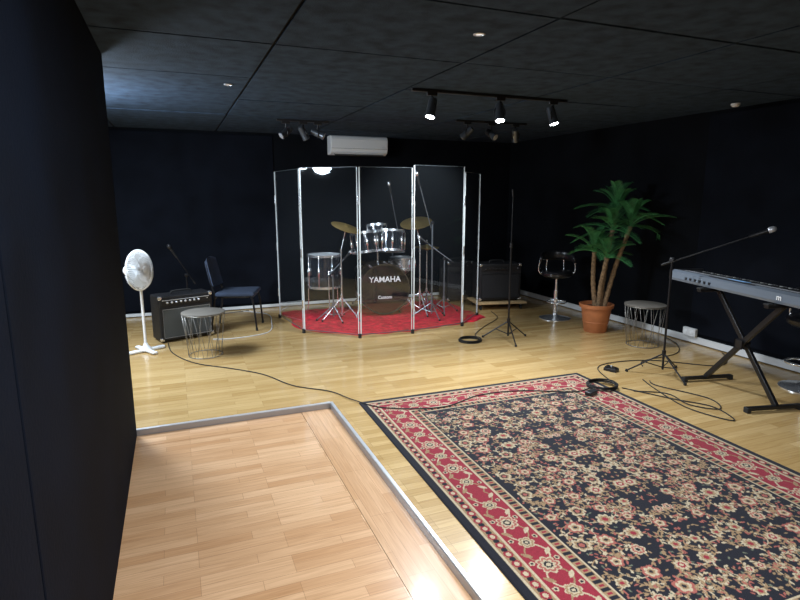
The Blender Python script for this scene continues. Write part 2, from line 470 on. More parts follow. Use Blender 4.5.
# ------------------------------------------------------------------ drum shield
S = [(1.226, 7.309), (1.343, 6.371), (1.888, 5.896), (2.533, 5.870), (3.256, 5.986), (3.727, 6.436)]
e = empty("acrylic_drum_shield", (2.5, 6.4, 0))
hts = [1.86, 1.87, 1.87, 1.90, 1.84]
for i in range(5):
    a = Vector((S[i][0]-2.5, S[i][1]-6.4, 0)); b = Vector((S[i+1][0]-2.5, S[i+1][1]-6.4, 0))
    d = (b-a); L_ = d.length; ang = math.atan2(d.y, d.x); mid = (a+b)/2; h = hts[i]
    box("panel_%d" % (i+1), (mid.x, mid.y, h/2+0.04), (L_-0.035, 0.006, h), e, M_acr, rot=(0, 0, ang))
    t = d.normalized()
    for s, q in ((1, a), (-1, b)):
        p = q+t*s*0.014
        box("edge_%d_%d" % (i+1, s), (p.x, p.y, h/2+0.04), (0.012 if s == 1 else .006, 0.010, h), e, M_edge, rot=(0, 0, ang))
    box("top_edge_%d" % (i+1), (mid.x, mid.y, h+0.042), (L_-0.035, 0.006, 0.003), e, M_edge2, rot=(0, 0, ang))
    box("bottom_edge_%d" % (i+1), (mid.x, mid.y, 0.040), (L_-0.035, 0.008, 0.007), e, M_edge2, rot=(0, 0, ang))
for i, (x, y) in enumerate(S):
    for z in (0.35, 0.95, 1.55):
        rod("hinge_%d_%d" % (i, int(z*100)), (x-2.5, y-6.4, z-0.05), (x-2.5, y-6.4, z+0.05), 0.012, e, M_chrome)
    rod("foot_%d" % i, (x-2.5, y-6.4, 0.0), (x-2.5, y-6.4, 0.05), 0.02, e, M_rubber)

# ------------------------------------------------------------------ drums
def mesh_hoop(name, c, ax, r, par, m):
    # open ring with rectangular section, so the head stays visible
    M = axis_mat(c, ax); sec = [(r-.004, -.014), (r+.016, -.016), (r+.016, .016), (r-.004, .014)]; V = []; F = []; n = 48
    for k in range(n):
        a = 2*pi*k/n
        for (rr, z) in sec: V.append(M @ Vector((rr*math.cos(a), rr*math.sin(a), z)))
    for k in range(n):
        k2 = (k+1) % n
        for j in range(4):
            j2 = (j+1) % 4; F.append([k*4+j, k2*4+j, k2*4+j2, k*4+j2])
    return mesh_obj(name, V, F, par, m)

def drum(par, nm, c, axis, r, depth, shell=M_shell, front=M_head, lugs=8, hoop=M_chrome):
    c = Vector(c); ax = Vector(axis).normalized(); a = c-ax*depth/2; b = c+ax*depth/2
    lathe(nm+"_shell", [(r, 0), (r, depth)], par, shell, a, ax, 40)
    for k, (p, s) in enumerate(((a, -1), (b, 1))):
        mesh_hoop(nm+"_hoop_%d" % k, p, ax, r, par, hoop)
        lathe(nm+"_head_%d" % k, [(r-.002, 0), (r-.004, .006)], par, front, p, ax*s, 40)
    q = ax.to_track_quat('Z', 'Y'); V = []; F = []
    for k in range(lugs):
        an = 2*pi*k/lugs+.2; o = q @ Vector((math.cos(an), math.sin(an), 0))
        tube_geo([a+o*(r+.013)-ax*.01, b+o*(r+.013)+ax*.01], .005, 6, False, V, F)
        tube_geo([c+o*(r+.010)-ax*min(.05, depth*.2), c+o*(r+.010)+ax*min(.05, depth*.2)], .016, 8, False, V, F)
    mesh_obj(nm+"_lugs", V, F, par, M_chrome, True)

def tripod(par, nm, c, hz, spread, r, m, h0=0.22, rot=0.3, foot=M_rubber):
    x, y = c[0], c[1]
    rod(nm+"_pole", (x, y, 0.05), (x, y, hz), r, par, m)
    rod(nm+"_collar", (x, y, h0-.02), (x, y, h0+.03), r*1.8, par, m)
    for k in range(3):
        a = rot+2*pi*k/3; p = (x+spread*math.cos(a), y+spread*math.sin(a), 0.012)
        rod(nm+"_leg_%d" % k, (x, y, h0), p, r*.7, par, m, segs=8)
        rod(nm+"_brace_%d" % k, (x, y, .07), (x+spread*.5*math.cos(a), y+spread*.5*math.sin(a), h0*.5+.006), r*.5, par, m, segs=6)
        lathe(nm+"_foot_%d" % k, [(.010, -.012), (.014, -.008), (.012, .012)], par, foot, p, (0, 0, 1), 12)

def cymbal(par, nm, c, r, d=(0, 0, 1)):
    lathe(nm, [(.002, .028), (.02, .026), (.035, .012), (.05, .008), (r*.6, .002), (r, -.012), (r, -.014), (r*.6, 0), (.04, .004), (.002, .02)], par, M_brass, c, d, 40)

K = empty("drum_kit", (2.56, 7.05, 0.012))
ax = Vector((-0.12, -1, 0)).normalized()
drum(K, "bass_drum", (0.03, 0.05, 0.36), ax, .33, .42, front=M_bhead, lugs=10, hoop=M_hoopb)
for s in (-1, 1):
    rod("bass_spur_%d" % s, (0.03+s*.31, -.05, .25), (0.03+s*.43, -.16, .0), .009, K, M_chrome)
drum(K, "rack_tom_left", (-.23, -.02, .98), (-.08, .16, 1), .165, .25)
drum(K, "rack_tom_right", (.15, -.02, .99), (.08, .16, 1), .175, .26)
drum(K, "high_tom", (.02, .18, 1.10), (0, .2, 1), .13, .18)
rod("tom_mount_post", (-.02, .05, .60), (-.02, .05, 1.02), .015, K, M_chrome)
rod("tom_arm_left", (-.02, .04, .95), (-.12, .02, .95), .01, K, M_chrome)
rod("tom_arm_right", (-.02, .04, .95), (.06, .02, .95), .01, K, M_chrome)
drum(K, "floor_tom", (-.72, .22, .60), (0, 0, 1), .215, .42)
for k in range(3):
    a = .5+2*pi*k/3; x, y = -.72+.235*math.cos(a), .22+.235*math.sin(a)
    tube("floor_tom_leg_%d" % k, [(x, y, .62), (x, y, .2), (x+.03*math.cos(a), y+.03*math.sin(a), .012)], .007, K, M_chrome, 4)
drum(K, "snare", (.44, .30, .64), (0, 0, 1), .18, .15, shell=M_chrome)
tripod(K, "snare_stand", (.44, .30), .52, .24, .010, M_chrome, .2, .9)
for k in range(3):
    a = .4+2*pi*k/3
    tube("snare_arm_%d" % k, [(.44, .30, .45), (.44+.12*math.cos(a), .30+.12*math.sin(a), .5), (.44+.195*math.cos(a), .30+.195*math.sin(a), .55), (.44+.2*math.cos(a), .30+.2*math.sin(a), .58)], .006, K, M_chrome, 4)
tripod(K, "hihat_stand", (.74, .10), .98, .26, .010, M_chrome, .26, .2)
cymbal(K, "hihat_bottom", (.74, .10, .86), .17, (0, 0, -1)); cymbal(K, "hihat_top", (.74, .10, .885), .17, (0, -.06, 1))
tripod(K, "crash_stand", (-.60, -.18), .92, .28, .010, M_chrome, .3, 1.2)
rod("crash_boom", (-.60, -.18, .90), (-.50, -.10, 1.20), .008, K, M_chrome)
cymbal(K, "crash_cymbal", (-.50, -.10, 1.20), .20, (.25, -.30, 1))
tripod(K, "ride_stand", (.50, -.20), .95, .28, .010, M_chrome, .3, .5)
rod("ride_boom", (.50, -.20, .93), (.50, -.06, 1.24), .008, K, M_chrome)
cymbal(K, "ride_cymbal", (.50, -.06, 1.24), .22, (-.25, -.28, 1))
lathe("throne_seat", [(.02, 0), (.17, .0), (.18, .03), (.17, .075), (.10, .085), (.01, .086)], K, M_leather, (0.02, .62, .50))
tripod(K, "throne", (.02, .62), .5, .24, .014, M_chrome, .22, .3)
# lettering on the bass drum head
def text(par, nm, body, size, c, rot, m, ext=0.001):
    cu = bpy.data.curves.new(nm, 'FONT'); cu.body = body; cu.size = size; cu.align_x = 'CENTER'; cu.align_y = 'CENTER'
    cu.extrude = ext; cu.offset = size*0.015
    o = bpy.data.objects.new(nm+"_tmp", cu); COL.objects.link(o)
    dg = bpy.context.evaluated_depsgraph_get(); me = bpy.data.meshes.new_from_object(o.evaluated_get(dg))
    bpy.data.objects.remove(o); me.materials.clear(); me.materials.append(m)
    t = bpy.data.objects.new(nm, me); COL.objects.link(t); t.parent = par; t.location = c; t.rotation_euler = rot
    return t
za = math.atan2(ax.x, -ax.y)
fc = Vector((0.03, 0.05, 0.36))+ax*(.21+.010)
text(K, "head_lettering", "YAMAHA", .105, (fc.x, fc.y, .49), (pi/2, 0, za), M_letter, .002)
text(K, "head_small_lettering", "Custom", .06, (fc.x, fc.y, .25), (pi/2, 0, za), M_letter, .002)

# microphone stands around the drums
def microphone(par, nm, c, d, grey=M_chrome):
    c = Vector(c); d = Vector(d).normalized()
    lathe(nm+"_body", [(.009, -.15), (.012, -.14), (.017, -.03), (.018, -.01)], par, M_black, c, d, 16)
    lathe(nm+"_head", [(.018, -.012), (.026, -.002), (.027, .012), (.024, .032), (.014, .046), (.002, .05)], par, grey, c, d, 16)

def boom_stand(name, loc, hz, spread, boom_a, boom_b, rot=0.3, mic=True, r=.010, grey=M_chrome, m=M_blackm):
    E = empty(name, loc)
    tripod(E, "stand", (0, 0), hz, spread, r, m, .20, rot)
    a = Vector(boom_a); b = Vector(boom_b)
    rod("boom", a, b, r*.65, E, m)
    lathe("clutch", [(.016, -.02), (.022, -.015), (.022, .015), (.016, .02)], E, M_black, (0, 0, hz), (1, .3, 0), 14)
    rod("counter_grip", a, a+(b-a)*.12, r, E, M_rubber)
    if mic:
        dd = (b-a).normalized(); rod("mic_clip", b-dd*.01, b+dd*.04, .014, E, M_black)
        microphone(E, "microphone", b+dd*.14, dd, grey)
    return E
M_stg = mat("satin_steel_stand", (.22, .24, .27), .3, .7)
boom_stand("microphone_stand", (3.10, 6.55, .012), 1.25, .26, (.05, .1, 1.10), (-.16, .05, 1.72), .5, m=M_stg)
boom_stand("microphone_stand", (2.98, 7.05+.62, .012), 1.1, .24, (.12, .05, 1.0), (-.1, -.2, 1.62), 1.0, m=M_stg)
boom_stand("microphone_stand", (1.84, 6.85, .012), .62, .22, (-.1, -.08, .58), (.18, .1, .78), .8, m=M_stg)
boom_stand("microphone_stand", (3.38, 6.75, .012), .75, .22, (.1, -.08, .70), (-.2, .1, .95), .1, m=M_stg)
boom_stand("microphone_stand", (.10, 7.45, 0), .62, .24, (.10, .03, .50), (-.10, -.06, .86), .5, grey=M_black)

# straight mic stand in front of the shield
E = empty("microphone_stand", (3.41, 5.185, 0))
tripod(E, "stand", (0, 0), 1.07, .29, .011, M_blackm, .22, .25)
rod("upper_tube", (0, 0, 1.05), (0, 0, 1.60), .006, E, M_blackm)
lathe("clutch", [(.012, -.03), (.019, -.025), (.019, .025), (.012, .03)], E, M_black, (0, 0, 1.07))
rod("mic_clip", (0, 0, 1.59), (-.01, 0, 1.67), .010, E, M_black)

# right boom stand
boom_stand("microphone_stand", (4.03, 3.60, 0), 1.05, .30, (-.06, .06, 1.00), (.42, -.39, 1.27), .35, grey=M_alu)

# ------------------------------------------------------------------ amps & speakers
def amp(name, loc, rz, w, h, d, grille, z0=0.0, knobs=True):
    E = empty(name, loc, rz)
    b = z0+.02
    for k, (sx, sy) in enumerate(((-1, -1), (1, -1), (1, 1), (-1, 1))):
        rod("foot_%d" % k, (sx*(w/2-.05), sy*(d/2-.05), z0), (sx*(w/2-.05), sy*(d/2-.05), b+.002), .018, E, M_rubber)
    box("cabinet", (0, 0, b+h/2), (w, d, h), E, M_tolex, .012)
    gh = h*.66
    box("grille_frame", (0, -d/2-.001, b+.03+gh/2), (w-.04, .012, gh+.02), E, M_black, .003)
    box("grille", (0, -d/2-.006, b+.03+gh/2), (w-.07, .012, gh-.01), E, grille, .004)
    V = []; F = []
    x0, x1, z_0, z_1, yy = -(w-.07)/2, (w-.07)/2, b+.035, b+.025+gh, -d/2-.013
    tube_geo([Vector((x0, yy, z_0)), Vector((x1, yy, z_0)), Vector((x1, yy, z_1)), Vector((x0, yy, z_1))], .002, 6, True, V, F)
    mesh_obj("piping", V, F, E, M_alu if grille is M_grille else M_black)
    if knobs:
        box("control_panel", (0, -d/2-.002, b+h-.065), (w-.05, .012, .07), E, M_black, .003)
        if grille is M_grille: box("control_strip", (0, -d/2-.0045, b+h-.045), (w-.07, .010, .008), E, M_alu, .002)
        for k in range(8):
            lathe("knob_%d" % k, [(.012, 0), (.012, .014), (.008, .018)], E, M_alu if grille is M_grille else M_rubber, (-w/2+.09+k*(w-.2)/8, -d/2-.008, b+h-.070), (0, -1, 0), 14)
        lathe("pilot_light", [(.006, 0), (.005, .006)], E, M_alu, (w/2-.06, -d/2-.008, b+h-.065), (0, -1, 0), 10)
    tube("handle", [(-.11, 0, b+h), (-.09, 0, b+h+.03), (.09, 0, b+h+.03), (.11, 0, b+h)], .010, E, M_rubber, 5)
    for sx in (-1, 1):
        for sz in (0, 1):
            box("corner_%d_%d" % (sx, sz), (sx*(w/2-.018), -d/2+.018, b+(.018 if sz == 0 else h-.018)), (.042, .042, .042), E, M_chrome, .01)
    return E
amp("guitar_amplifier", (.02, 6.70, 0), math.radians(20), .60, .50, .27, M_grille)
amp("bass_amplifier", (4.30, 6.90, 0), math.radians(-12), .62, .52, .36, M_dgrille, z0=.115)
amp("loudspeaker", (4.02, 7.62, 0), math.radians(-5), .42, .60, .36, M_dgrille, knobs=False)
amp("guitar_amplifier", (4.72, 7.60, 0), math.radians(-15), .48, .46, .28, M_dgrille)
E = empty("wooden_dolly", (4.30, 6.88, 0), math.radians(-12))
box("board", (0, 0, .10), (.74, .50, .026), E, M_wood, .004)
for sx in (-1, 1):
    for sy in (-1, 1):
        lathe("caster_%d_%d" % (sx, sy), [(.028, -.012), (.034, -.008), (.034, .008), (.028, .012)], E, M_rubber, (sx*.30, sy*.19, .034), (1, 0, 0), 16)
        rod("caster_fork_%d_%d" % (sx, sy), (sx*.30, sy*.19, .034), (sx*.30, sy*.19, .09), .008, E, M_chrome)

# ------------------------------------------------------------------ fan
E = empty("pedestal_fan", (-.36, 6.20, 0))
box("foot_bar_1", (0, 0, .018), (.40, .055, .03), E, M_white, .012, rot=(0, 0, .5))
box("foot_bar_2", (0, 0, .018), (.40, .055, .028), E, M_white, .012, rot=(0, 0, .5+pi/2))
lathe("base_cap", [(.06, .02), (.055, .04), (.025, .07), (.02, .09)], E, M_white)
rod("pole", (0, 0, .05), (0, 0, .74), .014, E, M_white)
n = Vector((.85, -.52, .05)).normalized(); hc = Vector((.0, -.02, .86))
lathe("motor_housing", [(.02, -.16), (.045, -.15), (.06, -.10), (.055, -.05), (.03, -.03)], E, M_white, hc, n)
rod("neck", (0, 0, .72), hc-n*.10, .022, E, M_white)
q = n.to_track_quat('Z', 'Y'); wires = []; R = .205
for k in range(60):
    a = 2*pi*k/60; o = q @ Vector((math.cos(a), math.sin(a), 0))
    wires.append([hc+n*.065+o*.03, hc+n*.06+o*.12, hc+n*.035+o*(R-.02), hc+o*R, hc-n*.03+o*(R-.02), hc-n*.055+o*.11, hc-n*.055+o*.04])
tubes("cage_wires", wires, .0024, E, M_white, 5, sub=3)
for k, (rr, off) in enumerate(((R, 0), (.13, .058), (.07, .064), (.13, -.055))):
    ring("cage_ring_%d" % k, hc+n*off, rr, .007 if k == 0 else .002, E, M_white, n)
lathe("cage_badge", [(.035, .062), (.034, .07), (.01, .073)], E, M_white, hc, n)
V = []; F = []
for k in range(4):
    a0 = 2*pi*k/4
    b0 = len(V)
    for i in range(7):
        for j in range(5):
            r_ = .03+.145*j/4; a = a0+(i/6-.5)*1.1*(.7+.3*j/4); zz = (i/6-.5)*.05
            V.append(hc+q @ Vector((r_*math.cos(a), r_*math.sin(a), zz)))
    for i in range(6):
        for j in range(4):
            F.append([b0+i*5+j, b0+i*5+j+1, b0+(i+1)*5+j+1, b0+(i+1)*5+j])
mesh_obj("blades", V, F, E, mat("pale_blade", (.68, .72, .75), .35), True)

# ------------------------------------------------------------------ wire side tables
def wire_table(loc):
    E = empty("wire_side_table", loc)
    lathe("top", [(.005, .445), (.205, .445), (.212, .448), (.212, .453), (.207, .456), (.005, .456)], E, M_wtop, segs=48)
    ring("top_ring", (0, 0, .440), .208, .004, E, M_wire)
    ring("base_ring", (0, 0, .008), .165, .004, E, M_wire)
    w = []
    for k in range(12):
        a = 2*pi*k/12; b_ = a+.36
        w.append([Vector((.165*math.cos(a), .165*math.sin(a), .008)), Vector((.207*math.cos(b_), .207*math.sin(b_), .44))])
        w.append([Vector((.165*math.cos(b_), .165*math.sin(b_), .008)), Vector((.207*math.cos(a), .207*math.sin(a), .44))])
    tubes("wire_basket", w, .0020, E, M_wire, 6)
wire_table((.212, 5.83, 0)); wire_table((4.66, 4.46, 0))

# ------------------------------------------------------------------ blue chair (faces +X local)
E = empty("conference_chair", (.68, 6.98, 0), math.radians(-18))
box("seat", (0, 0, .445), (.46, .46, .055), E, M_blue, .022, seg=4)
def backrest():
    V = []; F = []; nx, nz = 12, 8
    for side in (0, 1):
        for j in range(nz+1):
            for i in range(nx+1):
                u = i/nx*2-1; v = j/nz
                wv = .225*(1-.10*v**3)
                y = u*wv; z = .52+.36*v-.03*(u*u)*(v)
                x = -.235-.07*v-.03*(1-u*u)+(.0 if side == 0 else -.04)*math.sqrt(max(0, 1-abs(u)**6))*math.sqrt(max(.0, 1-abs(2*v-1)**8))
                V.append((x, y, z))
    m_ = (nx+1)*(nz+1)
    for s in (0, 1):
        for j in range(nz):
            for i in range(nx):
                a = s*m_+j*(nx+1)+i; f = [a, a+1, a+nx+2, a+nx+1]; F.append(f if s == 0 else f[::-1])
    for i in range(nx):
        F.append([i, m_+i, m_+i+1, i+1]); a = nz*(nx+1)+i; F.append([a, a+1, m_+a+1, m_+a])
    for j in range(nz):
        a = j*(nx+1); F.append([a, a+nx+1, m_+a+nx+1, m_+a]); a += nx; F.append([a, m_+a, m_+a+nx+1, a+nx+1])
    mesh_obj("backrest", V, F, E, M_blue, True)
backrest()
for s in (-1, 1):
    tube("rear_leg_%d" % s, [(-.30, s*.2, .012), (-.24, s*.2, .42), (-.26, s*.2, .52), (-.31, s*.19, .80)], .012, E, M_blackm, 5)
    tube("front_leg_%d" % s, [(.24, s*.21, .012), (.20, s*.21, .40), (.12, s*.21, .415), (-.2, s*.2, .415)], .012, E, M_blackm, 5)
    rod("cap_r_%d" % s, (-.30, s*.2, 0), (-.299, s*.2, .03), .015, E, M_rubber); rod("cap_f_%d" % s, (.24, s*.21, 0), (.239, s*.21, .03), .015, E, M_rubber)
rod("cross_bar_1", (.19, -.21, .40), (.19, .21, .40), .010, E, M_blackm); rod("cross_bar_2", (-.24, -.2, .40), (-.24, .2, .40), .010, E, M_blackm)

# ------------------------------------------------------------------ bar stools
def bar_stool(loc, rz, seat_z=.58):
    E = empty("bar_stool", loc, rz)
    lathe("base", [(.205, 0), (.205, .008), (.17, .016), (.08, .03), (.035, .05), (.03, .07)], E, M_chrome, segs=48)
    rod("column_outer", (0, 0, .05), (0, 0, seat_z-.20), .028, E, M_chrome); rod("column_inner", (0, 0, seat_z-.22), (0, 0, seat_z-.03), .018, E, M_chrome)
    ring("footrest", (.10, 0, .24), .12, .010, E, M_chrome); rod("footrest_bracket", (0, 0, .24), (.0, 0, .27), .036, E, M_chrome)
    lathe("swivel_plate", [(.08, seat_z-.04), (.10, seat_z-.02)], E, M_blackm)
    lathe("seat_cushion", [(.01, seat_z-.02), (.17, seat_z-.02), (.20, seat_z+.0), (.205, seat_z+.03), (.19, seat_z+.055), (.12, seat_z+.06), (.01, seat_z+.055)], E, M_leather, segs=40)
    V = []; F = []; n = 28; prof = [(0, 0), (.022, -.012), (.030, .03), (.032, .07), (.022, .11), (.0, .118), (-.012, .09), (-.012, .02)]
    for i in range(n+1):
        t = i/n*2-1; a = pi+t*1.75; hgt = 1-.35*abs(t)**2.5; R = .20
        for (dr, dz) in prof:
            V.append(((R+dr)*math.cos(a), (R+dr)*math.sin(a), seat_z+.17+dz*hgt+.02*(1-t*t)))
    m_ = len(prof)
    for i in range(n):
        for k in range(m_):
            F.append([i*m_+k, i*m_+(k+1) % m_, (i+1)*m_+(k+1) % m_, (i+1)*m_+k])
    F.append(list(range(m_))[::-1]); F.append([n*m_+k for k in range(m_)])
    mesh_obj("wraparound_back", V, F, E, M_leather, True)
    for s in (-1, 1):
        for k, aa in enumerate((1.45, .5)):
            a = pi+s*aa
            tube("back_support_%d_%d" % (s, k), [(.19*math.cos(a), .19*math.sin(a), seat_z+.0), (.235*math.cos(a), .235*math.sin(a), seat_z+.06), (.222*math.cos(a), .222*math.sin(a), seat_z+.20)], .009, E, M_chrome, 5)
bar_stool((4.62, 5.93, 0), math.radians(-120)); bar_stool((4.86, 2.86, 0), math.radians(180), .56)

# ------------------------------------------------------------------ palm
def palm():
    E = empty("potted_palm", (4.62, 5.16, 0))
    lathe("pot", [(.125, 0), (.13, .005), (.175, .29), (.195, .295), (.20, .335), (.185, .34), (.175, .30), (.02, .30)], E, M_terra, segs=40)
    lathe("pot_band", [(.145, .11), (.150, .115), (.152, .125), (.148, .13)], E, M_terra, segs=40)
    lathe("soil", [(.175, .295), (.10, .305), (.01, .31)], E, M_soil)
    cam = Vector((.927, -.375, 0))   # across the room
    dep = Vector((.375, .927, 0))
    crowns = [(-.08, .96, -.04), (.08, 1.22, -.14), (.17, 1.44, .02), (.27, 1.26, -.16), (.03, .90, -.16)]
    V = []; F = []; LV = []; LF = []
    for ci, (sx, hz, dy) in enumerate(crowns):
        top = cam*sx+dep*dy+Vector((0, 0, hz)); base = Vector((0, 0, .29))+cam*(sx*.25)+dep*dy*.3
        mid = base.lerp(top, .5)+cam*(-.02)
        P = catmull([base, mid, top], 14)
        tube_geo(P, [.028+.004*((k % 3) == 0)-.006*k/len(P) for k in range(len(P))], 9, False, V, F)
        nf = 14
        for f in range(nf):
            az = 2*pi*f/nf*1.0+ci*.7+random.uniform(-.2, .2); el = (1.4, .95, 1.2, .55, .15)[f % 5]+random.uniform(-.15, .15)
            Lf = random.uniform(.38, .52) if ci < 4 else .38
            dirv = Vector((math.cos(az), math.sin(az), 0)); K_ = 22; fp = []
            for k in range(K_+1):
                t = k/K_
                fp.append(top+dirv*(Lf*t*math.cos(el)*.9+.07*t*t)+Vector((0, 0, Lf*t*math.sin(el)-.20*t*t*Lf/.5)))
            wl = XR-.05-4.62
            for p in fp:
                if p.x > wl: p.x = wl
            tube_geo(fp, [.006-.0045*k/K_ for k in range(K_+1)], 5, False, LV, LF)
            nl = 28
            for k in range(3, nl+1):
                t = k/nl; i = min(int(t*K_), K_-1); fr = t*K_-i; p = fp[i].lerp(fp[i+1], fr)
                tg = (fp[i+1]-fp[i]).normalized() if (fp[i+1]-fp[i]).length > 1e-6 else Vector((0, 0, 1))
                side = tg.cross(Vector((0, 0, 1)))
                side = side.normalized() if side.length > 1e-3 else Vector((1, 0, 0)); upn = side.cross(tg).normalized()
                ll = .12*math.sin(pi*min(1, .18+.80*t))**.7+.02
                for s in (-1, 1):
                    d_ = (side*s*.65+tg*.85+upn*.25).normalized(); wv = tg*.0036
                    tip = p+d_*ll+Vector((0, 0, -.012)); md = p+d_*ll*.5+Vector((0, 0, .004))
                    if tip.x > wl+.03: tip.x = wl+.03
                    if md.x > wl+.03: md.x = wl+.03
                    b0 = len(LV); LV += [p-wv*.5, p+wv*.5, md+wv, md-wv, tip]
                    LF += [[b0, b0+1, b0+2, b0+3], [b0+3, b0+2, b0+4]]
    mesh_obj("trunks", V, F, E, M_trunk, True); mesh_obj("fronds", LV, LF, E, M_leaf)
palm()

# ------------------------------------------------------------------ keyboard on X stand (local y = length, local -x = back panel)
krz = -math.radians(13)
E = empty("electronic_keyboard", (4.29, 3.09, 0), krz)
L_, D_, z0 = 1.46, .34, .835
prof = [(-.17, 0), (-.175, .02), (-.165, .075), (-.13, .092), (-.02, .078), (.0, .050), (.15, .046), (.17, .040), (.172, .0)]
V = [(x, y, z0+z) for y in (-L_/2, L_/2) for (x, z) in prof]; n = len(prof)
F = [[k, (k+1) % n, n+(k+1) % n, n+k] for k in range(n)]+[list(range(n))[::-1], [n+k for k in range(n)]]
mesh_obj("case", V, F, E, M_kbd)
for s in (-1, 1): box("end_cheek_%d" % s, (0, s*(L_/2+.006), z0+.045), (.345, .022, .09), E, M_black, .008)
box("control_panel", (-.078, 0, z0+.0875), (.100, L_-.03, .004), E, M_kbdtop, rot=(0, .127, 0))
it = []
for k in range(44):
    if 16 < k < 24: continue
    for r_ in range(2): it.append(((-.10+r_*.035, -L_/2+.07+k*.0295, z0+.0925-r_*.004), (.014, .017, .006)))
multibox("buttons", it, E, mat("button_grey", (.35, .36, .38), .4))
box("display", (-.08, -.02, z0+.091), (.06, .18, .004), E, emit("lcd_blue", (.15, .3, .5), .4), rot=(0, .127, 0))
nk = 52; kw = (L_-.04)/nk
multibox("white_keys", [((.085, -L_/2+.02+kw*(k+.5), z0+.058), (.15, kw-.0015, .016)) for k in range(nk)], E, M_wkey)
multibox("black_keys", [((.055, -L_/2+.02+kw*(k+1), z0+.068), (.09, kw*.5, .018)) for k in range(nk-1) if k % 7 not in (2, 6)], E, M_black)
text(E, "rear_logo", "m", .06, (-.176, -.52, z0+.045), (pi/2, 0, -pi/2), M_letter)
multibox("rear_sockets", [((-.172, .2+k*.06, z0+.035), (.012, .022, .022)) for k in range(6)], E, M_black)
box("music_rest_slot", (-.14, 0, z0+.093), (.012, .5, .004), E, M_black)
E2 = empty("keyboard_stand", (4.19, 2.98, 0), krz)
for k, (o, s) in enumerate(((-.02, 1), (.02, -1))):
    a = Vector((o, s*.36, .035)); b = Vector((o, -s*.36, z0-.022)); d = b-a
    box("cross_leg_%d" % k, tuple((a+b)/2), (.028, .042, d.length), E2, M_blackm, .004, rot=(-math.atan2(d.y, d.z), 0, 0))
    box("foot_bar_%d" % k, (.0, s*.36, .03), (.46, .035, .028), E2, M_blackm, .004)
    box("support_arm_%d" % k, (.02, -s*.36, z0-.023), (.38, .045, .026), E2, M_blackm, .004)
    for q_ in (-1, 1):
        box("foot_cap_%d_%d" % (k, q_), (q_*.22, s*.36, .022), (.035, .046, .044), E2, M_rubber, .006)
        box("arm_pad_%d_%d" % (k, q_), (.02+q_*.17, -s*.36, z0-.009), (.05, .05, .014), E2, M_rubber, .003)
lathe("pivot_bolt", [(.02, -.05), (.024, -.045), (.024, .045), (.02, .05)], E2, M_blackm, (0, 0, .43), (1, 0, 0), 20)
box("latch_plate", (-.045, 0, .43), (.008, .08, .08), E2, M_blackm, .01)

# ------------------------------------------------------------------ cables etc
def cable(name, pts, r=.0045, m=M_rubber): 
    return tube(name, [(p[0], p[1], p[2] if len(p) > 2 else .006) for p in pts], r, None, m, 10, 6)
zr = .018
cable("audio_cable", [(-.15, 6.45), (-.10, 6.0), (.10, 5.55), (.40, 5.25), (.66, 4.95), (.85, 4.55), (1.107, 4.29), (1.22, 4.02, .012), (1.39, 3.75, zr), (1.80, 3.60, zr), (2.2, 3.72, zr), (2.57, 3.68, zr), (2.95, 3.50, zr), (3.14, 3.52, zr)])
def coil(name, c, R, n=7, z=.006):
    P = []
    for k in range(n*16):
        a = 2*pi*k/16; rr = R*(1+.10*math.sin(k*.37)); P.append((c[0]+rr*math.cos(a)+.012*math.sin(k*.11), c[1]+rr*math.sin(a)*.95, z+.005*(k//16) % .03))
    tube(name, P, .0042, None, M_rubber, 2, 6)
coil("coiled_cable", (3.00, 5.30), .12); coil("coiled_cable", (3.28, 3.52), .12, 7, .020)
cable("audio_cable", [(3.12, 5.36), (3.20, 5.55), (3.5, 5.85), (3.9, 6.2), (4.05, 6.6)])
cable("audio_cable", [(3.42, 3.5), (3.6, 3.95), (3.9, 4.05), (4.3, 3.95), (4.7, 3.6), (5.0, 3.7), (5.18, 3.9)])
cable("audio_cable", [(3.42, 3.45), (3.6, 3.1), (3.75, 2.85), (3.65, 2.6), (3.55, 2.9), (3.65, 3.3), (3.75, 3.55)])
cable("audio_cable", [(3.45, 3.35), (3.66, 3.2), (3.62, 2.95), (3.76, 2.80), (3.88, 3.0), (3.74, 3.38), (3.78, 3.5)])
cable("audio_cable", [(4.05, 3.85), (4.2, 3.98), (4.7, 4.05), (5.0, 4.3), (5.15, 4.6)])
cable("power_cable", [(.32, 6.45), (.55, 6.40), (.95, 6.55), (1.08, 7.1), (1.10, 7.6), (.8, 7.95)], .005, M_trimw)
cable("audio_cable", [(-.15, 6.95), (-.3, 7.2), (.1, 7.8), (.5, 7.85), (.9, 7.95)])
E = empty("foot_pedal", (3.68, 3.86, 0), .4)
box("base", (0, 0, .015), (.075, .12, .03), E, M_black, .006); box("treadle", (0, 0, .036), (.065, .10, .010), E, M_blackm, .003, rot=(.08, 0, 0))
lathe("switch", [(.010, .04), (.010, .05), (.006, .053)], E, M_chrome)
E = empty("power_adapter", (3.05, 3.40, .012), .3)
box("body", (0, 0, .018), (.10, .06, .032), E, M_black, .006); box("plug_end", (.06, 0, .018), (.03, .02, .016), E, M_rubber, .003)
# wall socket box
E = empty("wall_socket", (XR-.045, 4.32, .13))
box("box", (0, 0, 0), (.04, .16, .09), E, M_trimw, .006)
for k in (-1, 1):
    lathe("socket_%d" % k, [(.022, 0), (.022, .004), (.015, .005)], E, M_white, (-.02, k*.038, 0), (-1, 0, 0), 20)

